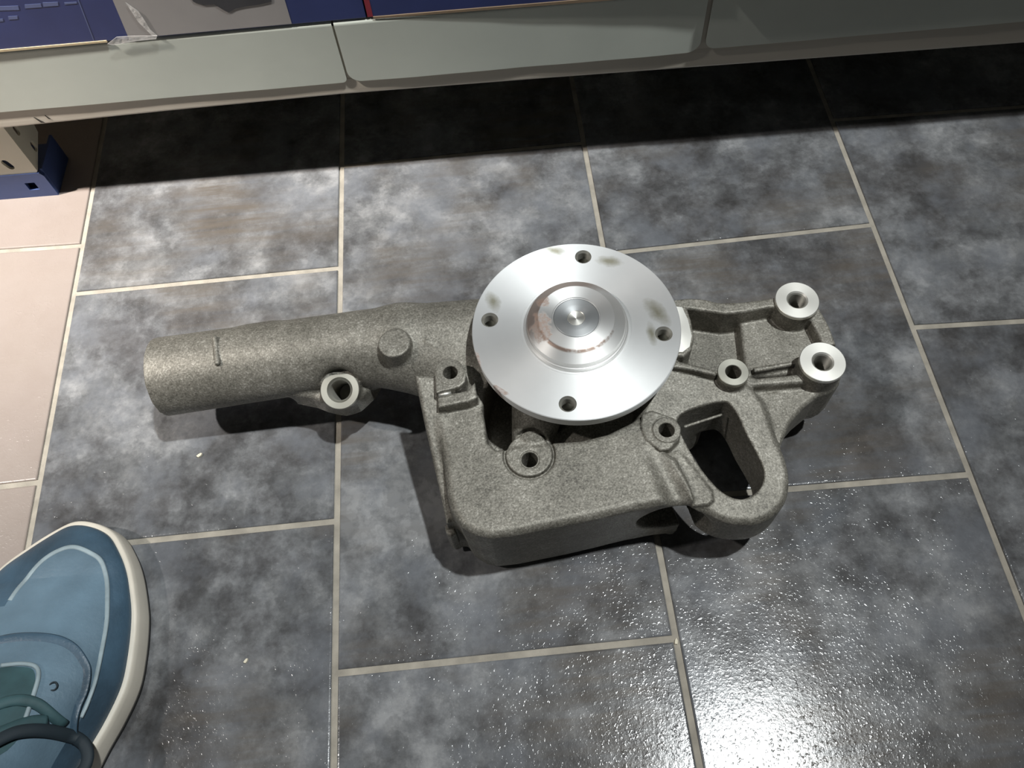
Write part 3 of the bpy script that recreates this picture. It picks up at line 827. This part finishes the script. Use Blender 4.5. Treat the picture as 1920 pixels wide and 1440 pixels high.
# first carton: blue with a grey picture panel
X0 = -70.0; X1 = (283.5, 148.2)[0]
c1 = carton('carton', X0, X1, 146.2, 150, 190, 0.0035, -2.2, M['blue_card'], 'blue printed carton with a grey picture panel at the left end of the shelf')
G = [(129.1, 145.9), (139.1, 172.3), (239.0, 162.9), (235.3, 148.5)]
gz = 0.8
plate('picture_panel', [(G[0][0]-X0, gz), (G[1][0]-X0+2, 120), (G[2][0]-X0, 120), (G[3][0]-X0, gz)], M['grey_card'], c1, -0.02)
sil = [(180.0, 168.5), (185.3, 165.7), (191.9, 165.5), (195.6, 161.7), (198.8, 159.1), (203.7, 161.3), (210.1, 162.2), (219.7, 162.8), (227.5, 164.0)]
plate('printed_picture', [(p[0]-X0, p[1]-146.2-zt(p[0])) for p in sil]+[(sil[-1][0]-X0+10, 60), (sil[0][0]-X0-10, 60)], M['dark_print'], c1, -0.30)
for quad in ([(60.0, 173.8), (72.9, 173.0), (73.9, 175.9), (61.7, 176.6)], [(77.0, 173.7), (87.3, 173.5), (88.0, 176.0), (78.1, 176.2)], [(88.4, 173.7), (97.7, 173.6), (98.7, 176.1), (89.6, 176.6)], [(101.9, 174.0), (109.6, 174.0), (109.8, 175.1), (102.3, 175.4)], [(55.5, 166.2), (58.9, 166.2), (59.7, 168.1), (56.6, 168.0)], [(62.8, 167.0), (68.4, 166.9), (69.4, 169.1), (63.7, 169.3)]):
    plate('printed_text', [(p[0]-X0, p[1]-146.2-zt(p[0])) for p in quad], M['pale_print'], c1, -0.02)
e = [(41.6, 142.9), (63.2, 143.7), (114.6, 144.8), (115.4, 146.4), (64.1, 145.2), (42.8, 144.8)]
plate('raw_card_edge', [(0, -0.6), (e[2][0]-X0, -0.4), (e[2][0]-X0, 1.0), (0, 1.5)], M['kraft'], c1, -0.05, 0.5)
cr = [(113.0, 174.8), (106.4, 147.3)]
plate('crease', [(cr[1][0]-X0-0.3, 0.8), (cr[1][0]-X0+0.3, 0.8), (cr[0][0]-X0+0.3, 40), (cr[0][0]-X0-0.3, 40)], M['pale_print'], c1, -0.02, 0.12)
# loose clear tape at the bottom edge
t0 = [(114.4, 144.4), (122.5, 149.0), (132.2, 148.8), (148.1, 147.3), (146.5, 145.0), (134.6, 144.9), (117.4, 143.3)]
plate('clear_tape', [(p[0]-X0, p[1]-146.2-zt(p[0])) for p in t0], M['film'], c1, -0.9, 0.3)
t1 = [(139.1, 172.3), (143.9, 165.8), (144.8, 160.3), (145.5, 151.6), (148.0, 146.9), (144.8, 147.6), (140.6, 158.4)]
plate('clear_tape', [(p[0]-X0, p[1]-146.2-zt(p[0])) for p in t1], M['film'], c1, -0.5, 0.3)
# second carton: blue with a red edge, its bottom edge frayed
X2 = X1+1.0
c2 = carton('carton', X2, XB+2, 146.3, 150, 190, -0.018, -0.8, M['blue_card'], 'dark blue carton with a red edge and frayed brown bottom beside the picture carton')
plate('red_edge', [(0, 0.5), (3.5, 0.5), (3.5, 150), (0, 150)], M['red_card'], c2, -0.03)
plate('raw_card_edge', [(3.5, -0.9), (60, -0.7), (140, -0.5), (XB-X2, -0.4), (XB-X2, 1.2), (140, 1.6), (60, 1.1), (3.5, 0.6)], M['kraft_dark'], c2, -0.05, 0.5)
c3 = carton('carton', XB+6, XB+300, 147.2, 150, 190, 0.0, -9.0, M['kraft_dark'], 'unseen plain brown carton added to shade the right-hand shelf panel')  # out of view, added to cast shade on the right-hand panel lip

# ---------------------------------------------------------------- the shoe
M['shoe_blue'] = simple('worn_blue_leather', (0.045, 0.085, 0.125), 0.42, 0.0, 0.45, 22, 0.0002, 500)
M['shoe_vamp'] = simple('scuffed_pale_blue_leather', (0.105, 0.165, 0.215), 0.45, 0.0, 0.4, 16, 0.0002, 500)
M['shoe_dark'] = simple('dark_blue_lining', (0.012, 0.022, 0.03), 0.7)
M['shoe_teal'] = simple('teal_tongue_fabric', (0.03, 0.075, 0.085), 0.7, 0.0, 0.3, 60)
M['shoe_pale'] = simple('pale_worn_piping', (0.27, 0.34, 0.37), 0.5, 0.0, 0.2, 90)
M['sole_white'] = simple('cream_rubber', (0.66, 0.61, 0.52), 0.5, 0.0, 0.08, 40)
M['rubber'] = simple('black_rubber', (0.02, 0.02, 0.02), 0.7)
SX, SY = -168.0, -325.0
shoe = empty('shoe', (SX*MM, SY*MM, 0))
tag(shoe, 'worn blue leather shoe with a cream rubber sole at the lower left', 'shoe')
OUT = [(-159.5, -188), (-146, -190.6), (-133.5, -198), (-125.5, -209), (-118.5, -223.5), (-113, -243.5), (-111, -257), (-110.6, -275), (-112.2, -292), (-118.5, -309), (-126.5, -325), (-132, -340),
       (-136, -365), (-137.5, -400), (-141, -435), (-153, -460), (-172, -468), (-192, -462), (-206, -440), (-214, -400), (-220, -360), (-224.5, -320), (-225.5, -285), (-222, -255), (-214, -232), (-203.5, -215), (-188, -202.5), (-172.5, -193)]
def catmull(p, per=6):
    out = []; n = len(p)
    for i in range(n):
        a, b, c, d = [Vector(p[(i+k-1) % n]) for k in range(4)]
        for j in range(per):
            t = j/per
            out.append(0.5*((2*b)+(c-a)*t+(2*a-5*b+4*c-d)*t*t+(3*b-a-3*c+d)*t**3))
    return out
OUTL = [Vector((q.x-SX, q.y-SY)) for q in catmull(OUT)]
no = len(OUTL)
A0, A1 = Vector((-165-SX, -228-SY)), Vector((-172-SX, -428-SY))     # spine
def spine(q):
    e = A1-A0; t = max(0, min(1, (q-A0).dot(e)/e.length_squared)); return A0+e*t, t
def inset_pt(q, d):
    s, t = spine(q); v = s-q; return q+v*(d/v.length)
def hgt(t):
    return float(np.interp(t, [0, 0.15, 0.3, 0.45, 0.6, 0.75, 1.0], [30, 42, 54, 68, 82, 88, 84]))
def loft(name, rings, mat, parent, cap=False, smooth=True):
    v, f = [], []
    for r in rings: v += r
    m = len(rings[0])
    for k in range(len(rings)-1):
        for i in range(m):
            j = (i+1) % m
            f.append((k*m+i, k*m+m+i, k*m+m+j, k*m+j))
    if cap: f.append(tuple((len(rings)-1)*m+i for i in range(m))[::-1])
    return link(name, mesh(name, v, f, smooth), mat, parent)
def ring(d, z): return [(*(lambda p: (p.x, p.y))(inset_pt(q, d)), z) for q in OUTL]
loft('outsole', [ring(30, 0.0), ring(1.5, 0.0), ring(0.4, 0.8), ring(0.4, 3.2), ring(2, 3.4)], M['rubber'], shoe)
ms = loft('midsole', [ring(1.6, 3.0), ring(0.2, 3.2), ring(0.0, 5), ring(0.7, 14), ring(1.3, 17), ring(2.2, 18), ring(6, 18.0)], M['sole_white'], shoe)
ms['label'] = 'cream rubber sidewall'
rings = [ring(4.6, 15.0), ring(4.4, 18.5)]
Z0 = 18.5; TS = [0.0, 0.0]
def upper_pt(q, t):
    s, st = spine(q); qi = inset_pt(q, 4.4)
    H_ = hgt(st)
    p = qi+(s-qi)*t
    return (p.x, p.y, Z0+(H_-Z0)*max(0, 1-(1-t)**2.0)**0.6)
for t in (0.015, 0.05, 0.1, 0.15)+tuple(0.2+0.02*k for k in range(30))+(0.84, 0.93, 0.99, 1.0):
    rings.append([upper_pt(q, t) for q in OUTL]); TS.append(t)

bvh = BVHTree.FromPolygons([Vector(v) for r in rings for v in r], [(k*no+i, k*no+no+i, k*no+no+(i+1) % no, k*no+(i+1) % no) for k in range(len(rings)-1) for i in range(no)])
def drape_xy(pts, per=6):
    P = [Vector((p[0], p[1])) for p in pts]; out = []; n = len(P)
    for i in range(n-1):
        a, b, c, d = P[max(i-1, 0)], P[i], P[i+1], P[min(i+2, n-1)]
        for j in range(per):
            t = j/per
            out.append(0.5*((2*b)+(c-a)*t+(2*a-5*b+4*c-d)*t*t+(3*b-a-3*c+d)*t**3))
    out.append(P[-1]); return out
def drape(pts, lift, per=6, closed=False):
    P = [Vector((p[0]-SX, p[1]-SY)) for p in pts]; out = []
    n = len(P)
    for i in range(n-1 if not closed else n):
        a, b, c, d = P[max(i-1, 0)], P[i], P[(i+1) % n], P[min(i+2, n-1)]
        for j in range(per):
            t = j/per
            out.append(0.5*((2*b)+(c-a)*t+(2*a-5*b+4*c-d)*t*t+(3*b-a-3*c+d)*t**3))
    if not closed: out.append(P[-1])
    res = []
    for q in out:
        hit = bvh.ray_cast(Vector((q.x, q.y, 300)), Vector((0, 0, -1)))
        z = hit[0].z if hit[0] is not None else 30
        res.append((q.x, q.y, z+lift))
    return res
seam = [(-180.3, -240.7), (-177.6, -231.2), (-169.6, -218.0), (-159.4, -211.1), (-151.0, -210.0), (-141.0, -214.7), (-134.9, -219.9), (-130.2, -230.6), (-127.1, -241.8), (-124.2, -257.3), (-123.3, -273.3), (-123.5, -289.9), (-125.6, -301.4), (-128.0, -309.2)]
def inside(p, poly):
    c = False
    for i in range(len(poly)):
        a, b = poly[i], poly[i-1]
        if (a[1] > p[1]) != (b[1] > p[1]) and p[0] < (b[0]-a[0])*(p[1]-a[1])/(b[1]-a[1])+a[0]: c = not c
    return c
sp_ = [(p[0]-SX, p[1]-SY) for p in drape_xy(seam)]+[(30.0, -60.0), (-10.0, -140.0), (-70.0, -140.0), (-60.0, 40.0)]
allv = [v for r_ in rings for v in r_]; fa, fb = [], []
for k in range(len(rings)-1):
    for i in range(no):
        q = (k*no+i, k*no+no+i, k*no+no+(i+1) % no, k*no+(i+1) % no)
        cx_ = sum(allv[j][0] for j in q)/4; cy_ = sum(allv[j][1] for j in q)/4
        if TS[k] > 0.6 and spine(Vector((cx_, cy_)))[1] > 0.66: continue          # ankle opening
        (fb if k > 3 and cy_ > -62 and inside((cx_, cy_), sp_) else fa).append(q)
up = link('upper', mesh('upper', allv, fa, True), M['shoe_blue'], shoe); up['label'] = 'worn dark blue leather upper'
vp = link('vamp', mesh('vamp', allv, fb, True), M['shoe_vamp'], shoe); vp['label'] = 'paler scuffed blue toe panel'
link('toe_piping', tube('toe_piping', drape(seam, 0.1), 1.5, 8, flat=0.5), M['shoe_pale'], shoe)
stay = [(-181.6, -267.8), (-169.2, -266.1), (-156.1, -266.6), (-144.1, -269.0), (-135.5, -273.8), (-129.7, -281.1), (-127.4, -286.8), (-127.3, -295.8), (-129.3, -304.6), (-130.9, -314.5), (-131.7, -321.9)]
link('eyestay', tube('eyestay', drape(stay, 0.1), 3.2, 10, flat=0.22), M['shoe_pale'] if False else M['shoe_blue'], shoe)
st2 = [(-166.5, -281.3), (-156.7, -281.2), (-149.3, -283.1), (-146.0, -288.4), (-145.1, -299.0), (-145.3, -312.2)]
link('tongue_edge', tube('tongue_edge', drape(st2, 0.6), 1.2, 8), M['shoe_pale'], shoe)
tg = [(-172.0, -282.4), (-157.8, -282.7), (-149.4, -285.2), (-145.7, -296.0), (-145.3, -306.8), (-145.9, -319.7), (-153.4, -328.8), (-167.6, -317.5)]
tp = [Vector((p[0], p[1])) for p in tg]; tc = sum(tp, Vector((0, 0)))/len(tp)
v = drape([tuple(p) for p in tp]+[tuple(tp[0])], 0.5, 4)[:-1]; m_ = len(v)
mid = drape([tuple(p*0.5+tc*0.5) for p in tp]+[tuple(tp[0]*0.5+tc*0.5)], 1.2, 4)[:-1]
ctr = drape([tuple(tc), tuple(tc+Vector((1, 0)))], 1.4, 1)[0]
f = [(i, (i+1) % m_, m_+(i+1) % m_, m_+i) for i in range(m_)]+[(m_+i, m_+(i+1) % m_, 2*m_) for i in range(m_)]
link('tongue', mesh('tongue', v+mid+[ctr], f, True), M['shoe_teal'], shoe)
for pt in ([(-138.3, -294.2)][0], [(-138.7, -313.1)][0]):
    c = drape([pt, (pt[0]+1, pt[1])], 0.5, 1)[0]
    link('eyelet', sharp(lathe('eyelet', [(2.6, 0), (2.4, 0.5), (1.9, 0.5), (1.6, 0), (1.5, -1), (0.01, -1.2)], 20), 40), M['shoe_dark'], shoe, (c[0]*MM, c[1]*MM, c[2]*MM))
for pts in ([(-162.0, -305.1), (-151.8, -301.4), (-141.5, -303.8), (-132.2, -313.4)], [(-156.5, -319.8), (-144.5, -312.8), (-137.3, -311.6)]):
    link('lace', tube('lace', drape(pts, 2.0), 3.0, 10, flat=0.5), M['shoe_teal'], shoe)
lp = [(-153.5, -323.1), (-145.5, -317.4), (-135.0, -316.9), (-125.8, -321.7), (-122.1, -327.9), (-123.0, -334.4), (-128.2, -339.8)]
link('lace', tube('lace_loop', drape(lp, 4.0), 3.4, 10, flat=0.6), M['shoe_dark'], shoe)
# ankle opening: padded collar and dark lining
sel = [q for q in OUTL if spine(q)[1] > 0.66]
top = [upper_pt(q, 0.61) for q in sel]
link('collar', tube('collar', [(p[0], p[1], p[2]+1) for p in top], 4.0, 8, closed=True), M['shoe_teal'], shoe)
m_ = len(top)
low = [(p[0], p[1], 32.0) for p in top]
link('lining', mesh('lining', top+low, [(i, (i+1) % m_, m_+(i+1) % m_, m_+i) for i in range(m_)]+[tuple(m_+i for i in range(m_))]), M['shoe_dark'], shoe)

# ---------------------------------------------------------------- crumbs on the floor
M['crumb'] = simple('pale_chip', (0.72, 0.66, 0.52), 0.7)
for (p, a, w_, label) in (((-91.8, -144.8, 0.0), 0.6, 1.9, 'small cream chip on the tile below the pipe'), ((-52.4, -281.5, 0.0), 0.9, 1.5, 'tiny white sliver on the tile right of the shoe'), ((199.2, -296.1, 0.0), 1.3, 1.7, 'small white bead in the grout joint at the bottom')):
    pts = [(w_*math.cos(t)*(1+0.25*math.sin(3*t+a)), 0.62*w_*math.sin(t)*(1+0.2*math.cos(2*t))) for t in np.linspace(0, 2*math.pi, 9)[:-1]]
    pts = [(x*math.cos(a)-y*math.sin(a), x*math.sin(a)+y*math.cos(a)) for x, y in pts]
    zf = -1.3 if 'bead' in label else 0.0
    o = link('chip', prism('chip', pts, zf, zf+1.6), M['crumb'], None, (p[0]*MM, p[1]*MM, 0))
    tag(o, label, 'chip')
